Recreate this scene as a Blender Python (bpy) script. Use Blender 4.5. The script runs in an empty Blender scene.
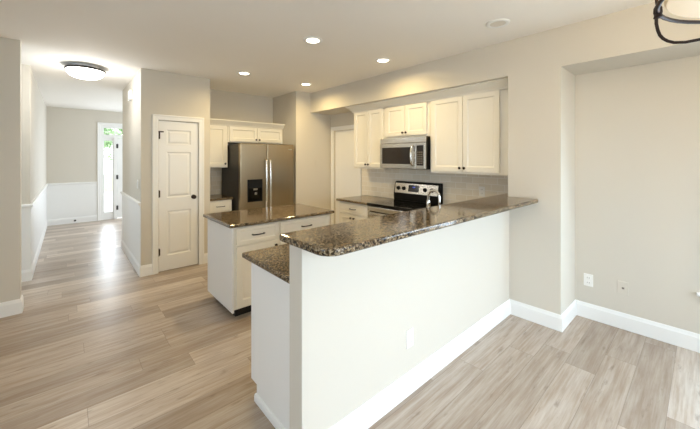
import bpy, bmesh, math, random
from mathutils import Vector, Matrix
random.seed(7)
SC = bpy.context.scene
COL = SC.collection
PI = math.pi

# ------------------------------------------------------------------ camera
YAW = math.atan((350 - 67) / 317.0)
cam_data = bpy.data.cameras.new('camera')
cam_data.sensor_width = 36.0
cam_data.lens = 36.0 * 317.0 / 700.0
cam_data.shift_y = -56.5 / 700.0
cam_data.clip_start = 0.05
cam = bpy.data.objects.new('camera', cam_data)
COL.objects.link(cam)
cam.location = (0, 0, 1.53)
cam.rotation_euler = (PI / 2, 0, -YAW)
SC.camera = cam

# ------------------------------------------------------------------ world, daylight, exposure
world = bpy.data.worlds.new('overcast_sky')
SC.world = world
world.use_nodes = True
bg = world.node_tree.nodes['Background']
bg.inputs[0].default_value = (0.86, 0.94, 1.0, 1)
bg.inputs[1].default_value = 5.0

def area(name, loc, rot, sx, sy, power, color, spread=PI, shape='RECTANGLE'):
    l = bpy.data.lights.new(name, 'AREA')
    l.shape = shape
    l.size = sx
    l.size_y = sy
    l.energy = power
    l.color = color
    l.spread = spread
    o = bpy.data.objects.new(name, l)
    COL.objects.link(o)
    o.location = loc
    o.rotation_euler = rot
    return o

DAY = (0.57, 0.785, 1.0)
WARM = (1.0, 0.75, 0.35)
# daylight entering through the glazing of the dining area (behind the camera) and of the front door, plus added foyer and passage fills
area('daylight_patio_glazing', (1.75, -1.58, 1.15), (PI / 2 - 0.8, 0, 0), 2.7, 1.9, 28, DAY, math.radians(150))
area('daylight_side_window', (-2.50, 0.6, 1.4), (PI / 2 - 0.45, 0, -PI / 2), 1.8, 1.3, 18, DAY)
area('daylight_alcove_window', (3.66, -0.72, 1.25), (PI / 2 - 0.35, 0, PI / 2), 1.2, 1.4, 42, DAY)
area('foyer_fill', (3.08, 8.3, 1.5), (PI / 2, 0, PI / 2), 1.8, 1.6, 56, (0.74, 0.85, 0.96))  # added fill for a presumed unseen foyer window; the wall there is solid
area('daylight_front_door', (0.76, 9.80, 1.2), (-PI / 2, 0, 0), 0.20, 1.8, 12, (0.80, 0.89, 1.0))
area('passage_fill', (-2.5, 5.1, 1.5), (PI / 2 - 0.3, 0, -PI / 2), 0.8, 1.6, 24, DAY)  # added lamp brightening the hall floor; no opening behind it

SC.view_settings.view_transform = 'Standard'
SC.view_settings.look = 'None'
SC.view_settings.gamma = 1.0
SC.view_settings.use_curve_mapping = False
SC.view_settings.exposure = 0.15
SC.cycles.use_denoising = True
SC.cycles.max_bounces = 12
SC.cycles.diffuse_bounces = 6
SC.cycles.sample_clamp_indirect = 6.0

# ------------------------------------------------------------------ material helpers
def S(c):
    def f(v):
        v /= 255.0
        return v / 12.92 if v <= 0.04045 else ((v + 0.055) / 1.055) ** 2.4
    return (f(c[0]), f(c[1]), f(c[2]), 1.0)

class T:
    def __init__(self, name):
        self.m = bpy.data.materials.new(name)
        self.m.use_nodes = True
        self.t = self.m.node_tree
        self.b = self.t.nodes['Principled BSDF']
    def n(self, typ, **kw):
        nd = self.t.nodes.new('ShaderNode' + typ)
        for k, v in kw.items():
            setattr(nd, k, v)
        return nd
    def link(self, a, b):
        self.t.links.new(a, b)
    def math(self, op, a, b=None, c=None):
        nd = self.n('Math', operation=op)
        for i, v in enumerate((a, b, c)):
            if v is None:
                continue
            if isinstance(v, (int, float)):
                nd.inputs[i].default_value = v
            else:
                self.link(v, nd.inputs[i])
        return nd.outputs[0]
    def mix(self, fac, a, b, blend='MIX'):
        nd = self.n('Mix', data_type='RGBA', blend_type=blend)
        if isinstance(fac, (int, float)):
            nd.inputs[0].default_value = fac
        else:
            self.link(fac, nd.inputs[0])
        for i, v in ((6, a), (7, b)):
            if isinstance(v, tuple):
                nd.inputs[i].default_value = v
            else:
                self.link(v, nd.inputs[i])
        return nd.outputs[2]
    def ramp(self, fac, stops, interp='LINEAR'):
        nd = self.n('ValToRGB')
        cr = nd.color_ramp
        cr.interpolation = interp
        while len(cr.elements) < len(stops):
            cr.elements.new(0.5)
        for e, (p, c) in zip(cr.elements, stops):
            e.position = p
            e.color = c
        self.link(fac, nd.inputs[0])
        return nd.outputs[0]
    def noise(self, vec, scale, detail=3, rough=0.5):
        nd = self.n('TexNoise')
        nd.inputs['Scale'].default_value = scale
        nd.inputs['Detail'].default_value = detail
        nd.inputs['Roughness'].default_value = rough
        if vec is not None:
            self.link(vec, nd.inputs['Vector'])
        return nd.outputs[0]
    def pos(self):
        return self.n('NewGeometry').outputs['Position']
    def bump(self, h, strength, dist=0.01):
        nd = self.n('Bump')
        nd.inputs['Strength'].default_value = strength
        nd.inputs['Distance'].default_value = dist
        self.link(h, nd.inputs['Height'])
        self.link(nd.outputs[0], self.b.inputs['Normal'])
    def set(self, **kw):
        for k, v in kw.items():
            self.b.inputs[k.replace('_', ' ')].default_value = v

def paint(name, rgb, rough=0.6, bump=0.05, scale=180):
    t = T(name)
    p = t.pos()
    a = t.noise(p, 1.3, 2)
    c = S(rgb)
    c2 = tuple(x * 0.965 for x in c[:3]) + (1,)
    t.link(t.mix(a, c, c2), t.b.inputs['Base Color'])
    t.set(Roughness=rough)
    t.bump(t.noise(p, scale, 3), bump, 0.002)
    return t.m

M = {}
M['wall'] = paint('wall_paint', (213, 207, 195), 0.7, 0.08)
M['ceiling'] = paint('ceiling_paint', (247, 244, 238), 0.8, 0.08)
M['trim'] = paint('trim_paint', (243, 243, 241), 0.35, 0.01)
M['wainscot'] = paint('wainscot_paint', (238, 238, 236), 0.4, 0.01)
M['cabinet'] = paint('cabinet_paint', (239, 235, 224), 0.38, 0.01)
M['panel'] = paint('panel_paint', (242, 241, 238), 0.42, 0.01)
M['plate'] = paint('plate_plastic', (245, 244, 240), 0.3, 0.0)
M['plate_dim'] = paint('almond_plastic', (213, 207, 195), 0.35, 0.0)

def floor_mat():
    t = T('plank_floor')
    sp = t.n('SeparateXYZ')
    t.link(t.pos(), sp.inputs[0])
    x, y = sp.outputs[0], sp.outputs[1]
    W, L = 0.182, 1.22
    r = t.math('DIVIDE', t.math('ADD', y, 20.05), W)
    row = t.math('FLOOR', r)
    wn = t.n('TexWhiteNoise', noise_dimensions='1D')
    t.link(row, wn.inputs['W'])
    cx = t.math('ADD', t.math('DIVIDE', t.math('ADD', x, 30.0), L), t.math('MULTIPLY', wn.outputs[0], 7.3))
    col = t.math('FLOOR', cx)
    cv = t.n('CombineXYZ')
    t.link(row, cv.inputs[0]); t.link(col, cv.inputs[1])
    w2 = t.n('TexWhiteNoise', noise_dimensions='3D')
    t.link(cv.outputs[0], w2.inputs['Vector'])
    rnd = w2.outputs[0]
    # grain coordinates, shifted per plank
    gv = t.n('CombineXYZ')
    t.link(t.math('ADD', t.math('MULTIPLY', x, 1.5), t.math('MULTIPLY', rnd, 40.0)), gv.inputs[0])
    t.link(t.math('MULTIPLY', y, 17.0), gv.inputs[1])
    t.link(t.math('MULTIPLY', rnd, 17.0), gv.inputs[2])
    g1 = t.noise(gv.outputs[0], 1.6, 6, 0.62)
    gv2 = t.n('CombineXYZ')
    t.link(t.math('ADD', t.math('MULTIPLY', x, 3.0), t.math('MULTIPLY', rnd, 91.0)), gv2.inputs[0])
    t.link(t.math('MULTIPLY', y, 90.0), gv2.inputs[1])
    g2 = t.noise(gv2.outputs[0], 1.0, 4, 0.6)
    gv3 = t.n('CombineXYZ')
    t.link(t.math('ADD', t.math('MULTIPLY', x, 2.6), t.math('MULTIPLY', rnd, 31.0)), gv3.inputs[0])
    t.link(t.math('MULTIPLY', y, 11.0), gv3.inputs[1])
    g3 = t.noise(gv3.outputs[0], 1.7, 4, 0.6)
    base = t.ramp(rnd, [(0.0, S((165, 151, 137))), (0.35, S((182, 169, 155))), (0.7, S((194, 182, 169))), (1.0, S((212, 202, 190)))])
    fac = t.math('SUBTRACT', t.math('ADD', t.math('MULTIPLY', g1, 1.3), t.math('MULTIPLY', g2, 0.7)), 0.5)
    c = t.mix(t.ramp(fac, [(0.26, (1, 1, 1, 1)), (0.76, (0, 0, 0, 1))]), base, t.mix(1.0, base, S((216, 203, 190)), 'MULTIPLY'))
    knot = t.ramp(g3, [(0.60, (0, 0, 0, 1)), (0.72, (1, 1, 1, 1))])
    c = t.mix(t.math('MULTIPLY', knot, 0.6), c, S((112, 90, 72)))
    # seams
    fr = t.math('FRACT', r)
    fc = t.math('FRACT', cx)
    e1 = t.math('LESS_THAN', t.math('MINIMUM', fr, t.math('SUBTRACT', 1.0, fr)), 0.0085)
    e2 = t.math('LESS_THAN', t.math('MINIMUM', fc, t.math('SUBTRACT', 1.0, fc)), 0.0014)
    seam = t.math('MAXIMUM', e1, e2)
    c = t.mix(t.math('MULTIPLY', seam, 0.5), c, S((104, 88, 74)))
    t.link(c, t.b.inputs['Base Color'])
    t.link(t.math('ADD', t.math('MULTIPLY', g2, 0.12), 0.27), t.b.inputs['Roughness'])
    t.bump(t.math('SUBTRACT', t.math('MULTIPLY', g2, 0.35), seam), 0.18, 0.002)
    return t.m
M['floor'] = floor_mat()

def granite_mat():
    t = T('speckled_brown_granite')
    p = t.pos()
    def cells(scale):
        v = t.n('TexVoronoi')
        v.inputs['Scale'].default_value = scale
        t.link(p, v.inputs['Vector'])
        sp = t.n('SeparateColor')
        t.link(v.outputs['Color'], sp.inputs[0])
        return sp
    a, b = cells(115), cells(230)
    n1 = t.noise(p, 110, 3, 0.7)
    k = t.math('ADD', t.math('MULTIPLY', a.outputs[0], 0.5), t.math('ADD', t.math('MULTIPLY', b.outputs[0], 0.28), t.math('MULTIPLY', n1, 0.22)))
    c = t.ramp(k, [(0.20, S((16, 12, 10))), (0.36, S((46, 36, 26))), (0.50, S((88, 71, 51))), (0.62, S((120, 101, 75))), (0.80, S((166, 148, 120)))])
    lite = t.math('GREATER_THAN', b.outputs[2], 0.92)
    c = t.mix(t.math('MULTIPLY', lite, 0.7), c, S((188, 174, 150)))
    t.link(c, t.b.inputs['Base Color'])
    t.set(Roughness=0.09)
    t.b.inputs['Specular IOR Level'].default_value = 0.42
    return t.m
M['granite'] = granite_mat()

def steel_mat(name, vertical=True, rgb=(176, 170, 160), rough=0.27):
    t = T(name)
    mp = t.n('Mapping')
    t.link(t.pos(), mp.inputs[0])
    mp.inputs['Scale'].default_value = (300, 300, 4) if vertical else (300, 4, 300)
    g = t.noise(mp.outputs[0], 1.0, 3)
    c = S(rgb)
    t.link(t.mix(g, c, tuple(a * 0.86 for a in c[:3]) + (1,)), t.b.inputs['Base Color'])
    t.set(Metallic=1.0)
    t.link(t.math('ADD', t.math('MULTIPLY', g, 0.12), rough - 0.06), t.b.inputs['Roughness'])
    return t.m
M['steel'] = steel_mat('brushed_stainless', True)
M['steel_h'] = steel_mat('brushed_stainless_rails', False, (205, 202, 196))
M['steel_fridge'] = steel_mat('brushed_stainless_refrigerator', True, (172, 156, 130), 0.3)  # warm reflections of the lamp-lit room tinted into the steel colour

def simple(name, rgb, rough=0.4, metal=0.0, emit=None, strength=0.0, spec=None):
    t = T(name)
    g = t.noise(t.pos(), 25, 2)
    c = S(rgb)
    t.link(t.mix(g, c, tuple(a * 0.92 for a in c[:3]) + (1,)), t.b.inputs['Base Color'])
    t.set(Roughness=rough, Metallic=metal)
    if spec is not None:
        t.b.inputs['Specular IOR Level'].default_value = spec
    if emit:
        t.b.inputs['Emission Color'].default_value = S(emit)
        t.b.inputs['Emission Strength'].default_value = strength
    return t.m
M['bronze'] = simple('oil_rubbed_bronze', (44, 28, 20), 0.62, 0.1)
M['dark_handle'] = simple('dark_bronze_pull', (40, 31, 26), 0.35, 0.6)
M['black_plastic'] = simple('black_plastic', (12, 11, 10), 0.45, spec=0.25)
M['fridge_side'] = simple('charcoal_enamel', (34, 30, 26), 0.4)
M['black_glass'] = simple('black_glass', (9, 9, 9), 0.07, spec=0.3)
M['mw_glass'] = simple('smoked_glass', (38, 30, 23), 0.1)
M['burner'] = simple('burner_marking', (52, 50, 48), 0.25)
M['chrome'] = simple('polished_steel', (222, 220, 216), 0.12, 1.0)
M['handle'] = simple('bright_steel', (225, 222, 215), 0.2, 1.0)
M['blue_led'] = simple('blue_display', (20, 30, 90), 0.3, 0, (90, 120, 255), 0.7)
M['display'] = simple('display_window', (24, 20, 30), 0.12)
M['lamp'] = simple('lit_lamp_lens', (255, 248, 235), 0.4, 0, (255, 240, 214), 9.0)
M['dome'] = simple('lit_glass_dome', (255, 252, 246), 0.3, 0, (255, 249, 240), 7.0)
M['lens_off'] = simple('frosted_lens', (226, 220, 208), 0.4)
M['bowl'] = simple('cream_glass_bowl', (226, 205, 172), 0.45, 0, (255, 222, 176), 0.2)
M['nickel'] = simple('dark_nickel', (62, 60, 59), 0.4, 0.3)
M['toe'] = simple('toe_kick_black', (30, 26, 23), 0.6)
M['grey_mark'] = simple('slot_grey', (120, 114, 104), 0.5)
M['rubber'] = simple('black_rubber', (32, 30, 29), 0.6)
M['bark'] = simple('tree_bark', (92, 76, 60), 0.9)
M['concrete'] = simple('porch_concrete', (222, 219, 212), 0.9)

def leaf_mat():
    t = T('leaf_green')
    g = t.noise(t.pos(), 6, 2)
    t.link(t.ramp(g, [(0.3, S((124, 156, 112))), (0.7, S((172, 196, 150)))]), t.b.inputs['Base Color'])
    t.set(Roughness=0.6)
    return t.m
M['leaf'] = leaf_mat()

def grass_mat():
    t = T('lawn_grass')
    g = t.noise(t.pos(), 9, 5)
    t.link(t.ramp(g, [(0.3, S((100, 128, 78))), (0.7, S((150, 168, 112)))]), t.b.inputs['Base Color'])
    t.set(Roughness=0.9)
    return t.m
M['grass'] = grass_mat()

def tile_mat(name, axis):
    t = T(name)
    sp = t.n('SeparateXYZ')
    t.link(t.pos(), sp.inputs[0])
    cv = t.n('CombineXYZ')
    t.link(sp.outputs[axis], cv.inputs[0])
    t.link(t.math('SUBTRACT', sp.outputs[2], 0.914), cv.inputs[1])
    b = t.n('TexBrick')
    t.link(cv.outputs[0], b.inputs['Vector'])
    b.inputs['Scale'].default_value = 1.0
    b.inputs['Brick Width'].default_value = 0.152
    b.inputs['Row Height'].default_value = 0.0765
    b.inputs['Mortar Size'].default_value = 0.003
    b.inputs['Mortar Smooth'].default_value = 0.1
    b.inputs['Color1'].default_value = S((242, 235, 220))
    b.inputs['Color2'].default_value = S((232, 224, 207))
    b.inputs['Mortar'].default_value = S((250, 247, 240))
    t.link(b.outputs['Color'], t.b.inputs['Base Color'])
    t.set(Roughness=0.22)
    t.bump(t.math('SUBTRACT', 1.0, b.outputs['Fac']), 0.4, 0.002)
    return t.m
M['tile_y'] = tile_mat('subway_tile_range_wall', 1)
M['tile_x'] = tile_mat('subway_tile_nook', 0)

def glass_mat():
    t = T('window_glass')
    tr = t.n('BsdfTransparent')
    gl = t.n('BsdfGlossy')
    gl.inputs['Roughness'].default_value = 0.02
    fr = t.n('Fresnel')
    fr.inputs[0].default_value = 1.45
    mx = t.n('MixShader')
    t.link(fr.outputs[0], mx.inputs[0])
    t.link(tr.outputs[0], mx.inputs[1])
    t.link(gl.outputs[0], mx.inputs[2])
    out = [n for n in t.t.nodes if n.type == 'OUTPUT_MATERIAL'][0]
    t.link(mx.outputs[0], out.inputs[0])
    return t.m
M['glass'] = glass_mat()

# ------------------------------------------------------------------ geometry helpers (all in world metres)
def bm_new():
    return bmesh.new()

def box(bm, x0, x1, y0, y1, z0, z1):
    xs, ys, zs = sorted((x0, x1)), sorted((y0, y1)), sorted((z0, z1))
    v = [bm.verts.new((x, y, z)) for x in xs for y in ys for z in zs]
    for f in ((0, 1, 3, 2), (4, 6, 7, 5), (0, 4, 5, 1), (2, 3, 7, 6), (0, 2, 6, 4), (1, 5, 7, 3)):
        bm.faces.new([v[i] for i in f])
    return bm

def bx(*a):
    return box(bm_new(), *a)

def prism(bm, poly, z0, z1):
    a = [bm.verts.new((x, y, z0)) for x, y in poly]
    b = [bm.verts.new((x, y, z1)) for x, y in poly]
    n = len(poly)
    bm.faces.new(a[::-1])
    bm.faces.new(b)
    for i in range(n):
        bm.faces.new((a[i], a[(i + 1) % n], b[(i + 1) % n], b[i]))
    return bm

def lathe(bm, prof, mat=Matrix(), seg=24):
    """prof: (radius, height) along local z"""
    rings = []
    for r, h in prof:
        if r < 1e-6:
            rings.append([bm.verts.new(mat @ Vector((0, 0, h)))])
        else:
            rings.append([bm.verts.new(mat @ Vector((r * math.cos(2 * PI * i / seg), r * math.sin(2 * PI * i / seg), h))) for i in range(seg)])
    for a, b in zip(rings, rings[1:]):
        for i in range(seg):
            j = (i + 1) % seg
            if len(a) == 1 and len(b) > 1:
                bm.faces.new((a[0], b[i], b[j]))
            elif len(b) == 1 and len(a) > 1:
                bm.faces.new((a[i], a[j], b[0]))
            elif len(a) > 1:
                bm.faces.new((a[i], a[j], b[j], b[i]))
    if len(rings[0]) > 1:
        bm.faces.new(rings[0][::-1])
    if len(rings[-1]) > 1:
        bm.faces.new(rings[-1])
    return bm

def tube(bm, pts, r, seg=12, closed=False):
    P = [Vector(p) for p in pts]
    n = len(P)
    rings = []
    ref = None
    for i in range(n):
        if closed:
            tg = (P[(i + 1) % n] - P[i - 1]).normalized()
        else:
            tg = (P[min(i + 1, n - 1)] - P[max(i - 1, 0)]).normalized()
        if ref is None:
            ref = Vector((0, 0, 1)) if abs(tg.z) < 0.9 else Vector((1, 0, 0))
        ref = (ref - tg * ref.dot(tg)).normalized()
        bn = tg.cross(ref)
        rr = r[i] if isinstance(r, (list, tuple)) else r
        rings.append([bm.verts.new(P[i] + (ref * math.cos(2 * PI * k / seg) + bn * math.sin(2 * PI * k / seg)) * rr) for k in range(seg)])
    m = n if closed else n - 1
    for i in range(m):
        a, b = rings[i], rings[(i + 1) % n]
        for k in range(seg):
            bm.faces.new((a[k], a[(k + 1) % seg], b[(k + 1) % seg], b[k]))
    if not closed:
        bm.faces.new(rings[0][::-1])
        bm.faces.new(rings[-1])
    return bm

def sweep(bm, path, prof, fn=None, closed=False):
    """path in a plane, prof = closed polygon of (out, second); out is to the RIGHT of travel."""
    fn = fn or (lambda a, b, c: (a, b, c))
    n = len(path)
    loops = []
    for i in range(n):
        def nrm(p, q):
            d = Vector((q[0] - p[0], q[1] - p[1])).normalized()
            return Vector((d.y, -d.x))
        if closed or 0 < i < n - 1:
            n1 = nrm(path[i - 1], path[i])
            n2 = nrm(path[i], path[(i + 1) % n])
            m = (n1 + n2) / (1 + n1.dot(n2))
        elif i == 0:
            m = nrm(path[0], path[1])
        else:
            m = nrm(path[-2], path[-1])
        loops.append([bm.verts.new(fn(path[i][0] + m.x * o, path[i][1] + m.y * o, c)) for o, c in prof])
    k = len(prof)
    for i in range(n if closed else n - 1):
        a, b = loops[i], loops[(i + 1) % n]
        for j in range(k):
            bm.faces.new((a[j], a[(j + 1) % k], b[(j + 1) % k], b[j]))
    if not closed:
        bm.faces.new(loops[0])
        bm.faces.new(loops[-1][::-1])
    return bm

ORIG = {}
def obj(name, bm, mat, parent=None, bevel=0.0, segs=2, smooth=False, kind=None, label=None):
    bmesh.ops.remove_doubles(bm, verts=bm.verts, dist=1e-5)
    bmesh.ops.recalc_face_normals(bm, faces=bm.faces)
    if parent is not None:
        org = ORIG[parent.name]
    else:
        xs = [v.co for v in bm.verts]
        lo = Vector((min(c.x for c in xs), min(c.y for c in xs), min(c.z for c in xs)))
        hi = Vector((max(c.x for c in xs), max(c.y for c in xs), max(c.z for c in xs)))
        org = Vector(((lo.x + hi.x) / 2, (lo.y + hi.y) / 2, lo.z))
    bmesh.ops.translate(bm, vec=-org, verts=bm.verts)
    me = bpy.data.meshes.new(name)
    bm.to_mesh(me)
    bm.free()
    if isinstance(mat, str):
        mat = M[mat]
    me.materials.append(mat)
    if smooth:
        for p in me.polygons:
            p.use_smooth = True
    o = bpy.data.objects.new(name, me)
    COL.objects.link(o)
    if parent is not None:
        o.parent = parent
    else:
        o.location = org
    ORIG[o.name] = org
    if bevel:
        md = o.modifiers.new('bevel', 'BEVEL')
        md.width = bevel
        md.segments = segs
        md.limit_method = 'ANGLE'
        md.angle_limit = math.radians(40)
    if smooth:
        md = o.modifiers.new('edges', 'EDGE_SPLIT')
        md.split_angle = math.radians(42)
    if kind:
        o['kind'] = kind
    if label:
        o['label'] = label
    return o

def struct(name, bm, mat, parent=None, **kw):
    return obj(name, bm, mat, parent, kind=None if parent else 'structure', **kw)

def thing(name, label, cat, loc, group=None):
    o = bpy.data.objects.new(name, None)
    o.empty_display_size = 0.1
    COL.objects.link(o)
    o.location = loc
    ORIG[o.name] = Vector(loc)
    tag(o, label, cat, group)
    return o

def tag(o, label, cat, group=None):
    o['label'] = label
    o['category'] = cat
    if group:
        o['group'] = group
    return o

def frame(o, r, n):
    """matrix: local x -> r (right as seen from the front), local y -> up, local z -> outward normal n"""
    r, n = Vector(r), Vector(n)
    u = Vector((0, 0, 1))
    m = Matrix((r, u, n)).transposed().to_4x4()
    m.translation = Vector(o)
    return m

def panelled(bm, mat, w, h, t, panels, rec=0.007, raised=True, lip=0.010):
    """slab w x h, front face at local z=0, thickness t behind it; panels = list of (x0,x1,y0,y1)"""
    xs = sorted({0, w} | {p[0] for p in panels} | {p[1] for p in panels})
    ys = sorted({0, h} | {p[2] for p in panels} | {p[3] for p in panels})
    V = lambda x, y, z: bm.verts.new(mat @ Vector((x, y, z)))
    def rect(x0, x1, y0, y1, z):
        return [V(x0, y0, z), V(x1, y0, z), V(x1, y1, z), V(x0, y1, z)]
    def bridge(a, b):
        for i in range(4):
            bm.faces.new((a[i], a[(i + 1) % 4], b[(i + 1) % 4], b[i]))
    for i in range(len(xs) - 1):
        for j in range(len(ys) - 1):
            x0, x1, y0, y1 = xs[i], xs[i + 1], ys[j], ys[j + 1]
            cxx, cyy = (x0 + x1) / 2, (y0 + y1) / 2
            hit = [p for p in panels if p[0] <= cxx <= p[1] and p[2] <= cyy <= p[3]]
            if not hit:
                bm.faces.new(rect(x0, x1, y0, y1, 0))
            else:
                a = rect(x0, x1, y0, y1, 0)
                b = rect(x0 + lip, x1 - lip, y0 + lip, y1 - lip, -rec)
                bridge(a, b)
                if raised and min(x1 - x0, y1 - y0) > 0.12:
                    e = lip + 0.012
                    c = rect(x0 + e, x1 - e, y0 + e, y1 - e, -rec)
                    bridge(b, c)
                    e2 = e + 0.018
                    d = rect(x0 + e2, x1 - e2, y0 + e2, y1 - e2, -rec * 0.25)
                    bridge(c, d)
                    bm.faces.new(d)
                else:
                    bm.faces.new(b)
    f0 = rect(0, w, 0, h, 0)
    f1 = rect(0, w, 0, h, -t)
    bridge(f0, f1)
    bm.faces.new(f1[::-1])
    return bm

def cab_door(name, mat4, w, h, parent, fr=0.057):
    bm = panelled(bm_new(), mat4, w, h, 0.02, [(fr, w - fr, fr, h - fr)], rec=0.011, raised=False, lip=0.010)
    return obj(name, bm, 'cabinet', parent, bevel=0.002)

def drawer_front(mat4, w, h, parent):
    m = 0.028
    bm = panelled(bm_new(), mat4, w, h, 0.02, [(m, w - m, m, h - m)], rec=0.004, raised=False, lip=0.008)
    return obj('drawer', bm, 'cabinet', parent, bevel=0.002)

def knob(mat4, x, y, parent):
    m = mat4 @ Matrix.Translation((x, y, 0))
    return obj('knob', lathe(bm_new(), [(0.007, -0.001), (0.006, 0.012), (0.014, 0.018), (0.016, 0.024), (0.012, 0.029), (0, 0.030)], m, 16),
               'dark_handle', parent, smooth=True, label='dark bronze knob')

def bar_pull(mat4, x, y, L, parent):
    pts = [(x - L / 2, y, -0.002), (x - L / 2, y, 0.018), (x - L / 2 + 0.012, y, 0.027), (x, y, 0.030), (x + L / 2 - 0.012, y, 0.027), (x + L / 2, y, 0.018), (x + L / 2, y, -0.002)]
    return obj('pull_handle', tube(bm_new(), [mat4 @ Vector(p) for p in pts], 0.0058, 10), 'dark_handle', parent, smooth=True, label='dark bronze bar pull')

# ------------------------------------------------------------------ plan constants
H = 2.69          # ceiling
XS, XB = 3.257, 3.72   # soffit/column plane and the recessed back wall
ZS = 2.34         # soffit underside
YP0, YP1 = 1.285, 1.40  # half wall of the peninsula
XP = 0.838
X_W, Y_S = -2.6, -1.7
Y_F = 9.87        # foyer end wall

# ------------------------------------------------------------------ setting
struct('floor', bx(X_W - 0.12, XB + 0.12, Y_S - 0.12, Y_F + 0.12, -0.10, 0), 'floor')
struct('ceiling', bx(X_W - 0.12, XB + 0.12, Y_S - 0.12, Y_F + 0.12, H, H + 0.12), 'ceiling')
struct('ground_porch', bx(-4, 8, Y_F + 0.14, Y_F + 9.0, -0.25, -0.10), 'concrete')
struct('ground', bx(-15, 18, Y_F + 9.0, 40, -0.25, -0.12), 'grass')
bm = bm_new(); box(bm, -15, 18, -16, Y_S - 0.14, -0.25, -0.12)
struct('ground_patio', bm, 'concrete')

# far right wall (alcove back / kitchen back), with window opening in the alcove and a door opening beyond the cabinets
bm = bm_new()
WY0, WY1, WZ0, WZ1 = -1.36, -0.08, 0.47, 2.0
box(bm, XB, XB + 0.12, Y_S, WY0, 0, H)
box(bm, XB, XB + 0.12, WY0, WY1, 0, WZ0)
box(bm, XB, XB + 0.12, WY0, WY1, WZ1, H)
DY0, DY1, DZ = 3.955, 4.615, 2.03
box(bm, XB, XB + 0.12, WY1, DY0, 0, H)
box(bm, XB, XB + 0.12, DY0, DY1, DZ, H)
box(bm, XB, XB + 0.12, DY1, 4.717, 0, H)
struct('wall_right', bm, 'wall')
# column, soffit over the cabinets and header over the alcove
bm = bm_new()
box(bm, XS, XB, 0.85, 1.30, 0, ZS)
box(bm, XS, XB, Y_S, 4.717, ZS, H)
struct('wall_soffit', bm, 'wall')
# kitchen far wall with switch + fridge nook shell
bm = bm_new()
box(bm, 2.958, XB + 0.12, 4.717, 4.84, 0, H)
box(bm, 2.958, 3.07, 4.84, 5.54, 0, H)
box(bm, 1.45, 3.07, 5.54, 5.66, 0, H)
box(bm, 1.45, 1.566, 4.96, 5.54, 0, H)
struct('wall_kitchen', bm, 'wall')
# pantry wall + hall right wall
PX0, PX1, PZ = 0.912, 1.402, 2.03
bm = bm_new()
box(bm, 0.711, PX0 - 0.015, 4.84, 4.96, 0, H)
box(bm, PX1 + 0.015, 1.566, 4.84, 4.96, 0, H)
box(bm, PX0 - 0.015, PX1 + 0.015, 4.84, 4.96, PZ + 0.012, H)
struct('wall_pantry', bm, 'wall')
bm = bm_new()
box(bm, 0.711, 0.83, 4.96, 6.55, 0, H)
box(bm, 0.711, 3.2, 6.55, 6.67, 0, H)
struct('wall_hall_right', bm, 'wall')
# hall left, left wall, foyer
struct('wall_left', bx(X_W, -0.345, 4.50, 4.62, 0, H), 'wall')
struct('wall_hall_left', bx(-0.465, -0.345, 5.62, Y_F, 0, H), 'wall')
struct('wall_passage', bx(X_W, -0.465, 5.62, 5.74, 0, H), 'wall')
bm = bm_new()
FX0, FX1, FZ1 = 0.625, 1.92, 2.33
box(bm, -0.465, FX0, Y_F, Y_F + 0.12, 0, H)
box(bm, FX1, 3.2, Y_F, Y_F + 0.12, 0, H)
box(bm, FX0, FX1, Y_F, Y_F + 0.12, FZ1, H)
struct('wall_foyer', bm, 'wall')
struct('wall_foyer_right', bx(3.2, 3.32, 6.55, Y_F + 0.12, 0, H), 'wall')
# walls behind the camera
bm = bm_new()
SX0, SX1, SZ1 = 0.4, 3.1, 2.15
box(bm, X_W, SX0, Y_S - 0.12, Y_S, 0, H)
box(bm, SX1, XB + 0.12, Y_S - 0.12, Y_S, 0, H)
box(bm, SX0, SX1, Y_S - 0.12, Y_S, SZ1, H)
struct('wall_south', bm, 'wall')
bm = bm_new()
box(bm, X_W - 0.12, X_W, Y_S - 0.12, -0.35, 0, H)
box(bm, X_W - 0.12, X_W, 1.55, Y_F, 0, H)
box(bm, X_W - 0.12, X_W, -0.35, 1.55, 0, 0.7)
box(bm, X_W - 0.12, X_W, -0.35, 1.55, 2.1, H)
struct('wall_west', bm, 'wall')
# half wall of the peninsula
struct('wall_peninsula', bx(XP, XS, YP0, YP1, 0, 1.114), 'wall', bevel=0.004)

# baseboards
BP = [(0, 0), (0.016, 0), (0.016, 0.112), (0.012, 0.122), (0.010, 0.132), (0.006, 0.142), (0, 0.142)]
struct('baseboard_right', sweep(bm_new(), [(XP, YP1 - 0.005), (XP, YP0), (XS, YP0), (XS, 0.85), (XB, 0.85), (XB, Y_S)], BP), 'trim')
struct('baseboard_left', sweep(bm_new(), [(X_W, 4.5), (-0.345, 4.5), (-0.345, 4.62), (X_W, 4.62)], BP), 'trim')
struct('baseboard_hall_left', sweep(bm_new(), [(X_W, 5.62), (-0.345, 5.62), (-0.345, Y_F), (0.545, Y_F)], BP), 'trim')
struct('baseboard_hall_right', sweep(bm_new(), [(3.2, 6.67), (0.711, 6.67), (0.711, 4.84), (PX0 - 0.078, 4.84)], BP), 'trim')
struct('baseboard_pantry', sweep(bm_new(), [(PX1 + 0.078, 4.84), (1.566, 4.84), (1.566, 4.93)], BP), 'trim')
struct('baseboard_kitchen', sweep(bm_new(), [(2.958, 4.90), (2.958, 4.717), (XB, 4.717)], BP), 'trim')
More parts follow.
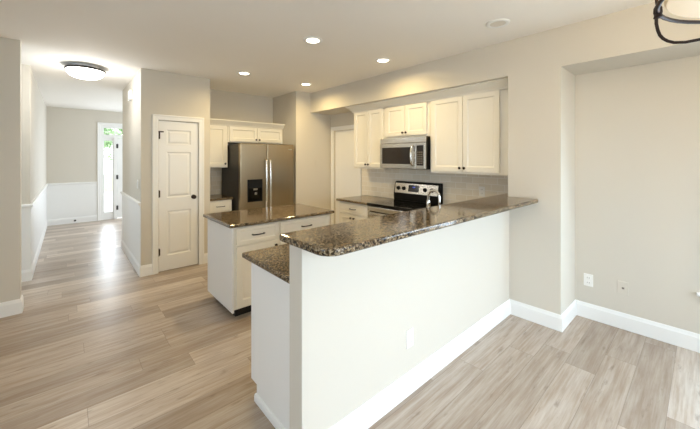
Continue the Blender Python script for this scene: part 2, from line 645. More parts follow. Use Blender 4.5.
# wainscot and chair rail of the hall
WP = [(0, 0.142), (0.006, 0.142), (0.006, 0.905), (0, 0.905)]
RP = [(0, 0.900), (0.010, 0.900), (0.014, 0.915), (0.026, 0.925), (0.028, 0.945), (0.020, 0.955), (0, 0.955)]
for nm, prof, mt in (('wainscot', WP, 'wainscot'), ('chair_rail', RP, 'trim')):
    struct('trim_%s_left' % nm, sweep(bm_new(), [(-1.6, 5.62), (-0.345, 5.62), (-0.345, Y_F), (0.545, Y_F)], prof), mt)
    struct('trim_%s_right' % nm, sweep(bm_new(), [(3.0, 6.67), (0.711, 6.67), (0.711, 4.845)], prof), mt)

CP = [(0, 0), (0, 0.010), (0.012, 0.014), (0.045, 0.016), (0.062, 0.021), (0.072, 0.018), (0.072, 0)]
# pantry door: casing, jamb, slab
c = sweep(bm_new(), [(PX0 - 0.006, 0), (PX0 - 0.006, PZ + 0.006), (PX1 + 0.006, PZ + 0.006), (PX1 + 0.006, 0)],
          [(-o, t) for o, t in CP], lambda a, b, t: (a, 4.84 - t, b))
struct('trim_pantry_casing', c, 'trim')
mt = frame((PX0, 4.852, 0.012), (1, 0, 0), (0, -1, 0))
w, h = PX1 - PX0, PZ - 0.014
st, mid = 0.095, 0.085
pw = (w - 2 * st - 0.0) 
pans = []
for y0, y1 in ((0.20, 0.80), (0.98, 1.60), (1.70, 1.90)):
    pans.append((st, w - st, y0, y1))
door = struct('door_1', panelled(bm_new(), mt, w, h, 0.035, pans, rec=0.010), 'trim', bevel=0.002)
kb = frame((PX1 - 0.06, 4.852, 0.98), (1, 0, 0), (0, -1, 0))
obj('door_knob', lathe(bm_new(), [(0.030, 0), (0.030, 0.006), (0.012, 0.010), (0.010, 0.030), (0.022, 0.040), (0.028, 0.052), (0.022, 0.064), (0, 0.068)], kb), 'bronze', door, smooth=True, label='dark bronze door knob')
for z in (0.27, 1.05, 1.83):
    hb = bm_new()
    box(hb, PX0 - 0.012, PX0 + 0.016, 4.846, 4.852, z - 0.045, z + 0.045)
    tube(hb, [(PX0, 4.845, z - 0.05), (PX0, 4.845, z + 0.05)], 0.007, 10)
    if z > 1.5:
        tube(hb, [(PX0 - 0.03, 4.838, z + 0.052), (PX0 + 0.055, 4.832, z + 0.052)], 0.008, 8)
    obj('hinge', hb, 'bronze', door, label='dark bronze hinge')

# white door on the kitchen back wall
c = sweep(bm_new(), [(DY1 + 0.006, 0), (DY1 + 0.006, DZ + 0.006), (DY0 - 0.006, DZ + 0.006), (DY0 - 0.006, 0)],
          [(o, t) for o, t in CP], lambda a, b, t: (XB - t, a, b))
struct('trim_kitchen_door_casing', c, 'trim')
mt = frame((XB + 0.03, DY1 - 0.004, 0.012), (0, -1, 0), (-1, 0, 0))
w = DY1 - DY0 - 0.008
struct('door_2', panelled(bm_new(), mt, w, DZ - 0.016, 0.035, [], rec=0.006), 'trim', bevel=0.002)

# front door unit in the foyer: frame, sidelight, transom, slab
fr = bm_new()
for x0, x1 in ((FX0, FX0 + 0.04), (0.875, 0.945), (FX1 - 0.04, FX1)):
    box(fr, x0, x1, Y_F - 0.005, Y_F + 0.115, 0, 2.04)
box(fr, FX0, FX1, Y_F - 0.005, Y_F + 0.115, 2.04, 2.10)
box(fr, FX0, FX1, Y_F - 0.005, Y_F + 0.115, 2.29, FZ1)
for x0, x1 in ((FX0, FX0 + 0.04), (FX1 - 0.04, FX1)):
    box(fr, x0, x1, Y_F - 0.005, Y_F + 0.115, 2.10, 2.29)
box(fr, FX0 + 0.04, 0.875, Y_F + 0.03, Y_F + 0.08, 0, 0.16)
struct('trim_front_door_frame', fr, 'trim', bevel=0.003)
c = sweep(bm_new(), [(FX0, 0), (FX0, FZ1), (FX1, FZ1), (FX1, 0)], [(-o, t) for o, t in CP], lambda a, b, t: (a, Y_F - t, b))
struct('trim_front_door_casing', c, 'trim')
wf = bm_new()
for (x0, x1, z0, z1) in ((0.665, 0.685, 0.16, 2.04), (0.855, 0.875, 0.16, 2.04), (0.685, 0.855, 0.16, 0.19), (0.685, 0.855, 1.96, 2.04)):
    box(wf, x0, x1, Y_F + 0.035, Y_F + 0.075, z0, z1)
w1 = struct('window_1', wf, 'trim', bevel=0.002)
obj('pane', bx(0.685, 0.855, Y_F + 0.052, Y_F + 0.058, 0.19, 1.96), 'glass', w1, label='clear glass sidelight pane')
wf = bm_new()
for (x0, x1, z0, z1) in ((FX0 + 0.04, FX1 - 0.04, 2.10, 2.115), (FX0 + 0.04, FX1 - 0.04, 2.275, 2.29), (FX0 + 0.04, FX0 + 0.055, 2.115, 2.275), (FX1 - 0.055, FX1 - 0.04, 2.115, 2.275), (0.90, 0.92, 2.115, 2.275)):
    box(wf, x0, x1, Y_F + 0.035, Y_F + 0.075, z0, z1)
w2 = struct('window_2', wf, 'trim', bevel=0.002)
obj('pane', bx(FX0 + 0.055, FX1 - 0.055, Y_F + 0.052, Y_F + 0.058, 2.115, 2.275), 'glass', w2, label='clear glass transom pane')
mt = frame((0.95, Y_F + 0.02, 0.02), (1, 0, 0), (0, -1, 0))
w = FX1 - 0.045 - 0.95
fd = struct('door_3', panelled(bm_new(), mt, w, 2.01, 0.045, [(0.12, w / 2 - 0.05, 0.2, 0.8), (w / 2 + 0.05, w - 0.12, 0.2, 0.8), (0.12, w / 2 - 0.05, 0.95, 1.85), (w / 2 + 0.05, w - 0.12, 0.95, 1.85)], rec=0.012), 'trim', bevel=0.002)
for z in (0.28, 1.05, 1.83):
    hb = bm_new()
    box(hb, 0.925, 0.965, Y_F - 0.012, Y_F + 0.02, z - 0.05, z + 0.05)
    tube(hb, [(0.946, Y_F - 0.012, z - 0.055), (0.946, Y_F - 0.012, z + 0.055)], 0.009, 8)
    obj('hinge', hb, 'nickel', fd, label='dark metal hinge')

# alcove window with its stool, patio glazing and side window
wf = bm_new()
for (y0, y1, z0, z1) in ((WY0, WY0 + 0.05, WZ0, WZ1), (WY1 - 0.05, WY1, WZ0, WZ1), (WY0 + 0.05, WY1 - 0.05, WZ0, WZ0 + 0.05), (WY0 + 0.05, WY1 - 0.05, WZ1 - 0.05, WZ1), (WY0 + 0.05, WY1 - 0.05, 1.21, 1.26)):
    box(wf, XB + 0.03, XB + 0.08, y0, y1, z0, z1)
w3 = struct('window_3', wf, 'trim', bevel=0.003)
obj('pane', bx(XB + 0.05, XB + 0.056, WY0 + 0.05, WY1 - 0.05, WZ0 + 0.05, WZ1 - 0.05), 'glass', w3)
obj('sill', bx(XB - 0.045, XB + 0.03, WY0 - 0.10, 0.045, WZ0 - 0.022, WZ0), 'trim', w3, bevel=0.006, label='white window stool')
obj('apron', bx(XB - 0.016, XB, WY0 - 0.075, 0.012, WZ0 - 0.085, WZ0 - 0.022), 'trim', w3, bevel=0.003)
c = sweep(bm_new(), [(WY1, WZ0), (WY1, WZ1), (WY0, WZ1), (WY0, WZ0)], CP, lambda a, b, t: (XB - t, a, b))
obj('casing', c, 'trim', w3)
wf = bm_new()
for x0, x1 in ((SX0, SX0 + 0.06), (1.72, 1.80), (SX1 - 0.06, SX1)):
    box(wf, x0, x1, Y_S - 0.09, Y_S - 0.03, 0, SZ1)
for x0, x1 in ((SX0 + 0.06, 1.72), (1.80, SX1 - 0.06)):
    box(wf, x0, x1, Y_S - 0.09, Y_S - 0.03, 0, 0.08)
    box(wf, x0, x1, Y_S - 0.09, Y_S - 0.03, SZ1 - 0.07, SZ1)
w4 = struct('window_4', wf, 'trim')
obj('pane', bx(SX0 + 0.06, 1.72, Y_S - 0.063, Y_S - 0.057, 0.08, SZ1 - 0.07), 'glass', w4)
obj('pane', bx(1.80, SX1 - 0.06, Y_S - 0.063, Y_S - 0.057, 0.08, SZ1 - 0.07), 'glass', w4)
wf = bm_new()
for (y0, y1, z0, z1) in ((-0.35, -0.29, 0.7, 2.1), (1.49, 1.55, 0.7, 2.1), (-0.29, 1.49, 0.7, 0.76), (-0.29, 1.49, 2.04, 2.1), (0.57, 0.63, 0.76, 2.04)):
    box(wf, X_W - 0.09, X_W - 0.03, y0, y1, z0, z1)
w5 = struct('window_5', wf, 'trim')
obj('pane', bx(X_W - 0.063, X_W - 0.057, -0.29, 1.49, 0.76, 2.04), 'glass', w5)

# backsplashes
struct('trim_backsplash_range', bx(XB - 0.008, XB, 1.30, 3.862, 0.914, 1.40), 'tile_y')
struct('trim_backsplash_nook', bx(1.566, 2.40, 5.532, 5.54, 0.914, 1.40), 'tile_x')

# ------------------------------------------------------------------ counters
def arc(cx, cy, r, a0, a1, n=8):
    return [(cx + r * math.cos(math.radians(a0 + (a1 - a0) * i / n)), cy + r * math.sin(math.radians(a0 + (a1 - a0) * i / n))) for i in range(n + 1)]

poly = arc(0.79 + 0.085, 1.025 + 0.085, 0.085, 180, 270) + [(XS - 0.001, 1.025), (XS - 0.001, 1.302), (XB - 0.009, 1.302), (XB - 0.009, 1.428)] + arc(0.79 + 0.02, 1.428 - 0.02, 0.02, 90, 180, 5)
o = obj('bar_countertop', prism(bm_new(), poly, 1.115, 1.15), 'granite', bevel=0.010, segs=3)
tag(o, 'raised speckled brown granite bar top with rounded corner on the white half wall', 'countertop')

# lower counter: L shape round to the range, with the sink cut-out
bm = bm_new()
xs = [0.848, 2.02, 2.70, 3.06, XB - 0.009]
ys = [1.401, 1.56, 1.93, 2.01, 2.302]
def cell(i, j):
    if j == 3:
        return i == 3
    if i == 1 and j == 1:
        return False
    return True
for i in range(4):
    for j in range(4):
        if not cell(i, j):
            continue
        x0, x1, y0, y1 = xs[i], xs[i + 1], ys[j], ys[j + 1]
        for z in (0.882, 0.914):
            bm.faces.new([bm.verts.new(p) for p in ((x0, y0, z), (x1, y0, z), (x1, y1, z), (x0, y1, z))])
        for di, dj, a, b in ((-1, 0, (x0, y0), (x0, y1)), (1, 0, (x1, y0), (x1, y1)), (0, -1, (x0, y0), (x1, y0)), (0, 1, (x0, y1), (x1, y1))):
            ii, jj = i + di, j + dj
            if 0 <= ii < 4 and 0 <= jj < 4 and cell(ii, jj):
                continue
            bm.faces.new([bm.verts.new(p) for p in ((a[0], a[1], 0.882), (b[0], b[1], 0.882), (b[0], b[1], 0.914), (a[0], a[1], 0.914))])
o = obj('peninsula_countertop', bm, 'granite', bevel=0.008, segs=3)
tag(o, 'lower brown granite counter tucked behind the raised bar', 'countertop')

# sink
s = thing('kitchen_sink', 'stainless sink set into the lower counter behind the bar', 'sink', (2.36, 1.745, 0.70))
bm = bm_new()
x0, x1, y0, y1 = 2.022, 2.698, 1.562, 1.928
outer = [(x0, y0), (x1, y0), (x1, y1), (x0, y1)]
for z0, z1, d0, d1 in ((0.8815, 0.72, 0.0, 0.02),):
    a = [bm.verts.new((x, y, z0)) for x, y in outer]
    inn = [(x0 + .02, y0 + .02), (x1 - .02, y0 + .02), (x1 - .02, y1 - .02), (x0 + .02, y1 - .02)]
    b = [bm.verts.new((x, y, z1)) for x, y in inn]
    for i in range(4):
        bm.faces.new((a[i], a[(i + 1) % 4], b[(i + 1) % 4], b[i]))
    bm.faces.new(b)
obj('basin', bm, 'steel_h', s)
obj('drain', lathe(bm_new(), [(0.04, 0.0), (0.04, 0.004), (0.03, 0.005), (0, 0.003)], Matrix.Translation((2.36, 1.745, 0.721))), 'chrome', s, smooth=True)

f = thing('gooseneck_faucet', 'shiny gooseneck faucet rising behind the bar in front of the range', 'faucet', (2.355, 1.50, 0.914))
obj('base', lathe(bm_new(), [(0.030, 0), (0.030, 0.008), (0.022, 0.016), (0.020, 0.05), (0.013, 0.06)], Matrix.Translation((2.355, 1.50, 0.914))), 'chrome', f, smooth=True)
R0 = 0.055
pts = [(2.355, 1.50, 0.96), (2.355, 1.50, 1.05), (2.355, 1.50, 1.12), (2.355, 1.50, 1.195)]
for k in range(1, 13):
    a = PI - PI * k / 12
    pts.append((2.355, 1.50 + R0 + R0 * math.cos(a), 1.195 + R0 * math.sin(a)))
pts += [(2.355, 1.61, 1.16), (2.355, 1.61, 1.14)]
obj('spout', tube(bm_new(), pts, 0.0105, 14), 'chrome', f, smooth=True)
obj('spray_head', lathe(bm_new(), [(0.014, 0), (0.018, 0.02), (0.017, 0.075), (0.0135, 0.09)], Matrix.Translation((2.355, 1.61, 1.075))), 'chrome', f, smooth=True)
obj('lever', tube(bm_new(), [(2.373, 1.50, 0.955), (2.405, 1.50, 0.965), (2.445, 1.50, 1.00)], [0.008, 0.007, 0.006], 10), 'chrome', f, smooth=True)

# peninsula base cabinet with its end panel
p = thing('peninsula_cabinet', 'base cabinet with plain white end panel under the lower counter', 'cabinet', (1.9, 1.7, 0))
bm = bm_new()
prism_pts = [(1.404, 0.0), (1.885, 0.0), (1.885, 0.10), (1.965, 0.10), (1.965, 0.881), (1.404, 0.881)]
a = [bm.verts.new((0.893, y, z)) for y, z in prism_pts]
b = [bm.verts.new((0.913, y, z)) for y, z in prism_pts]
bm.faces.new(a); bm.faces.new(b[::-1])
for i in range(6):
    bm.faces.new((a[i], a[(i + 1) % 6], b[(i + 1) % 6], b[i]))
obj('end_panel', bm, 'panel', p, bevel=0.002)
bm = bm_new()
box(bm, 0.915, 2.0, 1.404, 1.945, 0.10, 0.881)
box(bm, 2.72, 3.70, 1.404, 1.945, 0.10, 0.881)
box(bm, 2.0, 2.72, 1.404, 1.945, 0.10, 0.68)
box(bm, 3.09, 3.70, 1.945, 2.298, 0.10, 0.881)
obj('body', bm, 'cabinet', p)
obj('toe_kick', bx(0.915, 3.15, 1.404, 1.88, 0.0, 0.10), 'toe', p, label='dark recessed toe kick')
for i in range(4):
    x1 = 0.93 + (i + 1) * 0.53
    m4 = frame((x1 - 0.006, 1.966, 0.115), (-1, 0, 0), (0, 1, 0))
    d = cab_door('door', m4, 0.518, 0.74, p)
    knob(m4, 0.03 if i % 2 == 0 else 0.488, 0.70, d)
SH = [(0, 0), (0.014, 0), (0.014, 0.030), (0.009, 0.042), (0, 0.046)]
bm = bm_new()
pr = [(0.893 - o_, z_) for o_, z_ in SH]
a = [bm.verts.new((x, 1.404, z)) for x, z in pr]
b = [bm.verts.new((x, 1.892, z)) for x, z in pr]
bm.faces.new(a); bm.faces.new(b[::-1])
for i in range(5):
    bm.faces.new((a[i], a[(i + 1) % 5], b[(i + 1) % 5], b[i]))
obj('shoe_molding', bm, 'trim', p, label='white shoe molding')

# ------------------------------------------------------------------ island
isl = thing('kitchen_island', 'white kitchen island with drawers and doors standing before the refrigerator', 'island', (1.73, 3.27, 0))
IX0, IX1, IY0, IY1 = 1.15, 2.31, 2.94, 3.63
obj('body', bx(IX0 + 0.018, IX1, IY0, IY1, 0.10, 0.881), 'cabinet', isl, bevel=0.002)
obj('side_panel', bx(IX0, IX0 + 0.018, IY0 - 0.004, IY1 + 0.004, 0.075, 0.881), 'panel', isl, bevel=0.002)
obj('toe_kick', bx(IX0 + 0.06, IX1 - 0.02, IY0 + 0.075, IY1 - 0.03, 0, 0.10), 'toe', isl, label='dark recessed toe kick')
nF = (0, -1, 0)
def base_unit(par, x0, x1, yf, doors, zlow=0.125, zd=0.70, zt=0.865, pull=0.12):
    """front facing -Y"""
    m4 = frame((x0, yf - 0.021, zd + 0.012), (1, 0, 0), nF)
    d = drawer_front(m4, x1 - x0, zt - zd - 0.012, par)
    bar_pull(m4, (x1 - x0) / 2, (zt - zd - 0.012) / 2, pull, d)
    n = doors
    w = (x1 - x0 - 0.006 * (n - 1)) / n
    for k in range(n):
        xx = x0 + k * (w + 0.006)
        m4 = frame((xx, yf - 0.021, zlow), (1, 0, 0), nF)
        d = cab_door('door', m4, w, zd - 0.008 - zlow, par)
        knob(m4, w - 0.03 if (k == 0) else 0.03, zd - 0.008 - zlow - 0.045, d)
base_unit(isl, 1.185, 1.615, IY0, 1)
base_unit(isl, 1.645, 2.285, IY0, 2)
o = obj('island_countertop', prism(bm_new(), [(1.112, 2.895), (2.346, 2.895), (2.346, 3.67), (1.112, 3.67)], 0.882, 0.914), 'granite', bevel=0.009, segs=3)
tag(o, 'brown granite slab on the kitchen island', 'countertop')

# ------------------------------------------------------------------ range wall cabinets
nR = (-1, 0, 0)     # outward normal of the range wall, right = -Y
XF = 3.40
def uppers(label, y_left, y_right, z0, z1, group, filler=0.0, e=0.022):
    t = thing('wall_cabinet', label, 'cabinet', (XB - 0.16, (y_left + y_right) / 2, z0), group)
    obj('body', bx(XF + 0.021, XB - 0.001, y_right - filler, y_left, z0, z1 + 0.02), 'cabinet', t, bevel=0.002)
    g = 0.007
    zb, zt = z0 + 0.028, z1 - 0.012
    w = (y_left - y_right - 2 * e - g) / 2
    for k in range(2):
        yy = y_left - e - k * (w + g)
        m4 = frame((XF, yy, zb), (0, -1, 0), nR)
        d = cab_door('door', m4, w, zt - zb, t, fr=0.055)
        knob(m4, w - 0.025 if k == 0 else 0.025, 0.04, d)
    return t
GU = 'white cabinets above the range counter'
uppers('tall white double-door wall cabinet left of the microwave', 3.735, 3.085, 1.365, 2.262, GU)
uppers('short white double-door cabinet above the microwave', 3.083, 2.312, 1.805, 2.255, GU, e=0.042)
uppers('large white double-door wall cabinet right of the microwave', 2.310, 1.415, 1.345, 2.262, GU, filler=0.112, e=0.03)
# crown below the soffit
KP = [(0.0, 2.245), (0.010, 2.248), (0.016, 2.268), (0.045, 2.296), (0.070, 2.318), (0.088, 2.326), (0.088, 2.3395), (0.0, 2.3395)]
struct('trim_crown_range_wall', sweep(bm_new(), [(XB - 0.002, 3.736), (XF + 0.005, 3.736), (XF + 0.005, 1.303)], [(o_, z_) for o_, z_ in KP]), 'cabinet')

# base cabinet left of the range
b = thing('base_cabinet', 'white base cabinet with one drawer left of the range', 'cabinet', (3.4, 3.41, 0))
obj('body', bx(3.111, XB - 0.001, 3.075, 3.725, 0.10, 0.881), 'cabinet', b, bevel=0.002)
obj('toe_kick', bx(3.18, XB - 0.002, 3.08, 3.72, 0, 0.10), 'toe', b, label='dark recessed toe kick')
m4 = frame((3.09, 3.705, 0.712), (0, -1, 0), nR)
d = drawer_front(m4, 0.61, 0.150, b)
bar_pull(m4, 0.305, 0.075, 0.12, d)
for k in range(2):
    m4 = frame((3.09, 3.705 - k * 0.308, 0.125), (0, -1, 0), nR)
    d = cab_door('door', m4, 0.302, 0.575, b)
    knob(m4, 0.272 if k == 0 else 0.03, 0.53, d)
o = obj('range_side_countertop', prism(bm_new(), [(3.06, 3.072), (XB - 0.009, 3.072), (XB - 0.009, 3.75), (3.06, 3.75)], 0.882, 0.914), 'granite', bevel=0.008, segs=3)
tag(o, 'short dark granite counter left of the range', 'countertop')

# ------------------------------------------------------------------ range
RY0, RY1 = 2.306, 3.068
r = thing('electric_range', 'black and stainless freestanding range with glass cooktop against the tile', 'range', (3.38, 2.69, 0))
obj('body', bx(3.10, 3.705, RY0, RY1, 0.03, 0.879), 'black_plastic', r, bevel=0.004)
obj('cooktop', bx(3.045, 3.62, RY0, RY1, 0.880, 0.922), 'black_glass', r, bevel=0.006, label='black glass cooktop')
for (cx_, cy_, rr) in ((3.22, 2.50, 0.10), (3.22, 2.88, 0.085), (3.46, 2.50, 0.075), (3.46, 2.88, 0.10)):
    bm = bm_new()
    for ra in (rr, rr * 0.6):
        v0 = [bm.verts.new((cx_ + ra * math.cos(2 * PI * i / 40), cy_ + ra * math.sin(2 * PI * i / 40), 0.9225)) for i in range(40)]
        v1 = [bm.verts.new((cx_ + (ra - 0.004) * math.cos(2 * PI * i / 40), cy_ + (ra - 0.004) * math.sin(2 * PI * i / 40), 0.9225)) for i in range(40)]
        for i in range(40):
            bm.faces.new((v0[i], v0[(i + 1) % 40], v1[(i + 1) % 40], v1[i]))
    obj('burner', bm, 'burner', r)
dr = obj('oven_door', bx(3.06, 3.098, RY0 + 0.006, RY1 - 0.006, 0.24, 0.80), 'steel_h', r, bevel=0.006, label='stainless oven door')
obj('window', bx(3.054, 3.0595, RY0 + 0.12, RY1 - 0.12, 0.36, 0.66), 'black_glass', dr, bevel=0.002)
obj('handle', tube(bm_new(), [(3.06, RY0 + 0.06, 0.755), (3.015, RY0 + 0.06, 0.755), (3.005, RY0 + 0.08, 0.755), (3.005, RY1 - 0.08, 0.755), (3.015, RY1 - 0.06, 0.755), (3.06, RY1 - 0.06, 0.755)], 0.011, 12), 'handle', dr, smooth=True)
obj('front_rail', bx(3.055, 3.098, RY0 + 0.003, RY1 - 0.003, 0.815, 0.878), 'steel_h', r, bevel=0.006, label='stainless strip under the cooktop')
obj('storage_drawer', bx(3.065, 3.098, RY0 + 0.006, RY1 - 0.006, 0.06, 0.225), 'steel_h', r, bevel=0.006)
# back guard, leaning slightly
bm = bm_new()
side = [(3.605, 0.923), (3.705, 0.923), (3.705, 1.192), (3.665, 1.192), (3.640, 1.180), (3.605, 1.02)]
a = [bm.verts.new((x, RY0, z)) for x, z in side]
bb = [bm.verts.new((x, RY1, z)) for x, z in side]
bm.faces.new(a); bm.faces.new(bb[::-1])
for i in range(6):
    bm.faces.new((a[i], a[(i + 1) % 6], bb[(i + 1) % 6], bb[i]))
bgd = obj('back_guard', bm, 'black_plastic', r, bevel=0.004, label='black back guard')
nrm = Vector((-0.16, 0, 0.035)).normalized()
upv = Vector((0.035, 0, 0.16)).normalized()
cm = Matrix((Vector((0, -1, 0)), upv, nrm)).transposed().to_4x4()
cm.translation = Vector((3.605, RY1, 1.02))
def lbox(bm, m4, x0, x1, y0, y1, z0, z1):
    vs = [bm.verts.new(m4 @ Vector((x, y, z))) for x in (x0, x1) for y in (y0, y1) for z in (z0, z1)]
    for fc in ((0, 1, 3, 2), (4, 6, 7, 5), (0, 4, 5, 1), (2, 3, 7, 6), (0, 2, 6, 4), (1, 5, 7, 3)):
        bm.faces.new([vs[i] for i in fc])
    return bm
pn = obj('control_panel', lbox(bm_new(), cm, 0.02, 0.742, 0.006, 0.150, 0.0005, 0.008), 'steel_h', r, bevel=0.003, label='stainless control panel')
ds = obj('display', lbox(bm_new(), cm, 0.265, 0.445, 0.035, 0.130, 0.0085, 0.012), 'display', pn, bevel=0.002, label='dark clock display')
bm = bm_new()
for k in range(4):
    lbox(bm, cm, 0.340 + k * 0.009 + (0.004 if k > 1 else 0), 0.346 + k * 0.009 + (0.004 if k > 1 else 0), 0.092, 0.106, 0.0122, 0.0128)
obj('digits', bm, 'blue_led', ds, label='blue lit digits')
for kx in (0.085, 0.185, 0.545, 0.655):
    m4 = cm @ Matrix.Translation((kx, 0.075, 0.0085))
    obj('knob', lathe(bm_new(), [(0.030, 0), (0.028, 0.006), (0.022, 0.010), (0.020, 0.026), (0.017, 0.030), (0, 0.030)], m4, 20), 'black_plastic', pn, smooth=True, label='black control knob')

# ------------------------------------------------------------------ microwave
mw = thing('microwave', 'stainless over-the-range microwave with dark window and vertical handle', 'microwave', (3.51, 2.69, 1.385))
MY0, MY1, MZ0, MZ1 = 2.314, 3.072, 1.385, 1.805
obj('body', bx(3.345, XB - 0.001, MY0, MY1, MZ0, MZ1), 'black_plastic', mw, bevel=0.004, label='black casing')
obj('vent_grille', bx(3.318, 3.344, MY0 + 0.001, MY1 - 0.001, 1.728, MZ1 - 0.002), 'steel_h', mw, bevel=0.004)
md_ = obj('door', bx(3.312, 3.344, 2.455, MY1 - 0.001, MZ0 + 0.003, 1.724), 'steel_h', mw, bevel=0.005, label='stainless door')
obj('window', bx(3.3085, 3.3118, 2.535, MY1 - 0.045, MZ0 + 0.065, 1.672), 'mw_glass', md_, bevel=0.001, label='dark see-through window')
hp = [(3.312, 2.497, 1.43), (3.285, 2.497, 1.445), (3.268, 2.497, 1.50), (3.263, 2.497, 1.56), (3.268, 2.497, 1.62), (3.285, 2.497, 1.675), (3.312, 2.497, 1.69)]
obj('handle', tube(bm_new(), hp, 0.012, 12), 'handle', md_, smooth=True, label='curved bright handle')
cpn = obj('control_panel', bx(3.314, 3.344, MY0 + 0.001, 2.451, MZ0 + 0.003, 1.724), 'steel_h', mw, bevel=0.004)
kp = obj('keypad', bx(3.3105, 3.3138, MY0 + 0.025, 2.44, MZ0 + 0.05, 1.69), 'mw_glass', cpn, bevel=0.001, label='dark keypad')
bm = bm_new()
for i in range(3):
    for j in range(6):
        box(bm, 3.3098, 3.3104, MY0 + 0.036 + i * 0.030, MY0 + 0.055 + i * 0.030, 1.455 + j * 0.028, 1.470 + j * 0.028)
obj('buttons', bm, 'grey_mark', kp)

# ------------------------------------------------------------------ fridge nook
nx0 = 1.568
YU = 5.15
t = thing('wall_cabinet', 'single-door white wall cabinet left of the refrigerator', 'cabinet', (1.76, 5.34, 1.375), 'white cabinets of the refrigerator nook')
obj('body', bx(nx0, 1.948, YU + 0.021, 5.531, 1.375, 2.07), 'cabinet', t, bevel=0.002)
m4 = frame((nx0 + 0.008, YU, 1.392), (1, 0, 0), nF)
d = cab_door('door', m4, 0.352, 0.655, t)
knob(m4, 0.322, 0.045, d)
t = thing('wall_cabinet', 'low wide double-door white cabinet above the refrigerator', 'cabinet', (2.45, 5.34, 1.79), 'white cabinets of the refrigerator nook')
obj('body', bx(1.952, 2.955, YU + 0.021, 5.538, 1.785, 2.07), 'cabinet', t, bevel=0.002)
w = (2.935 - 1.975 - 0.005) / 2
for k in range(2):
    m4 = frame((1.975 + k * (w + 0.005), YU, 1.805), (1, 0, 0), nF)
    d = cab_door('door', m4, w, 0.242, t, fr=0.05)
    knob(m4, w - 0.028 if k == 0 else 0.028, 0.035, d)
KP2 = [(0.0, 2.052), (0.010, 2.055), (0.016, 2.070), (0.045, 2.100), (0.062, 2.118), (0.075, 2.125), (0.075, 2.142), (0.0, 2.142)]
struct('trim_crown_nook', sweep(bm_new(), [(nx0, YU + 0.005), (2.956, YU + 0.005)], KP2), 'cabinet')
b = thing('base_cabinet', 'narrow white base cabinet with drawer left of the refrigerator', 'cabinet', (1.76, 5.2, 0))
YB = 4.955
obj('body', bx(nx0, 1.93, YB, 5.53, 0.10, 0.881), 'cabinet', b, bevel=0.002)
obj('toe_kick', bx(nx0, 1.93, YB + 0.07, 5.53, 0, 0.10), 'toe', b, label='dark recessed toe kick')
base_unit(b, nx0 + 0.012, 1.922, YB, 1)
o = obj('nook_countertop', prism(bm_new(), [(nx0, 4.925), (1.945, 4.925), (1.945, 5.531), (nx0, 5.531)], 0.882, 0.914), 'granite', bevel=0.007, segs=3)
tag(o, 'small dark granite counter beside the refrigerator', 'countertop')

fx0, fx1, fy = 1.962, 2.905, 4.70
fg = thing('refrigerator', 'stainless side-by-side refrigerator with black dispenser in the wall nook', 'refrigerator', (2.43, 5.1, 0))
obj('body', bx(fx0 + 0.004, fx1 - 0.004, fy + 0.075, 5.49, 0.02, 1.745), 'fridge_side', fg, bevel=0.006, label='dark charcoal cabinet')
split = 2.405
d1 = obj('door', bx(fx0, split - 0.004, fy, fy + 0.07, 0.09, 1.757), 'steel_fridge', fg, bevel=0.012, segs=3, label='stainless freezer door with dispenser')
d2 = obj('door', bx(split + 0.004, fx1, fy, fy + 0.07, 0.09, 1.757), 'steel_fridge', fg, bevel=0.012, segs=3, label='plain stainless right door')
obj('kick_grille', bx(fx0 + 0.01, fx1 - 0.01, fy + 0.03, fy + 0.073, 0.015, 0.085), 'black_plastic', fg)
for xx, par in ((split - 0.035, d1), (split + 0.035, d2)):
    hp = [(xx, fy + 0.002, 0.62), (xx, fy - 0.045, 0.635), (xx, fy - 0.058, 0.80), (xx, fy - 0.062, 1.06), (xx, fy - 0.058, 1.33), (xx, fy - 0.045, 1.49), (xx, fy + 0.002, 1.505)]
    obj('handle', tube(bm_new(), hp, 0.0165, 12), 'handle', par, smooth=True, label='long bright handle')
dp = obj('dispenser', bx(2.075, 2.325, fy - 0.006, fy - 0.0005, 0.845, 1.195), 'black_plastic', d1, bevel=0.003, label='black ice and water dispenser')
obj('recess', bx(2.095, 2.305, fy - 0.0075, fy - 0.0062, 0.865, 1.06), 'black_glass', dp)
bm = bm_new()
box(bm, 2.165, 2.235, fy - 0.02, fy - 0.0076, 1.025, 1.055)
box(bm, 2.185, 2.225, fy - 0.022, fy - 0.0076, 0.955, 0.995)
obj('paddle', bm, 'handle', dp, bevel=0.003, label='pale dispenser paddles')
obj('badge', bx(2.80, 2.86, fy - 0.0025, fy - 0.0003, 1.665, 1.68), 'handle', d2, bevel=0.0008)

# ------------------------------------------------------------------ lamps
def recessed(x, y, on, label, power=0):
    t = thing('recessed_light', label, 'ceiling light', (x, y, H - 0.012), 'recessed ceiling lights')
    m4 = Matrix.Translation((x, y, H))
    obj('trim_ring', lathe(bm_new(), [(0.062, -0.0005), (0.095, -0.0005), (0.096, -0.004), (0.090, -0.010), (0.072, -0.012), (0.064, -0.008), (0.062, -0.0005)], m4, 32), 'trim', t, smooth=True)
    obj('lens', lathe(bm_new(), [(0.0635, -0.001), (0.0635, -0.006), (0.04, -0.009), (0, -0.010)], m4, 32), 'lamp' if on else 'lens_off', t, smooth=True, label='glowing lens' if on else 'unlit lens')
    if on:
        a = area('recessed_glow', (0, 0, -0.02), (0, 0, 0), 0.11, 0.11, power, WARM, math.radians(165), 'DISK')
        a.parent = t
PW = 8.6
recessed(1.803, 2.567, True, 'lit recessed ceiling light nearest the camera, above the bar end', PW)
recessed(1.803, 4.19, True, 'lit recessed ceiling light in front of the pantry wall', PW)
recessed(2.793, 4.166, True, 'lit recessed ceiling light in front of the refrigerator partition', PW)
recessed(2.793, 2.54, True, 'lit recessed ceiling light above the range aisle', PW)
recessed(2.765, 1.187, False, 'unlit recessed ceiling light near the dining column', 0)

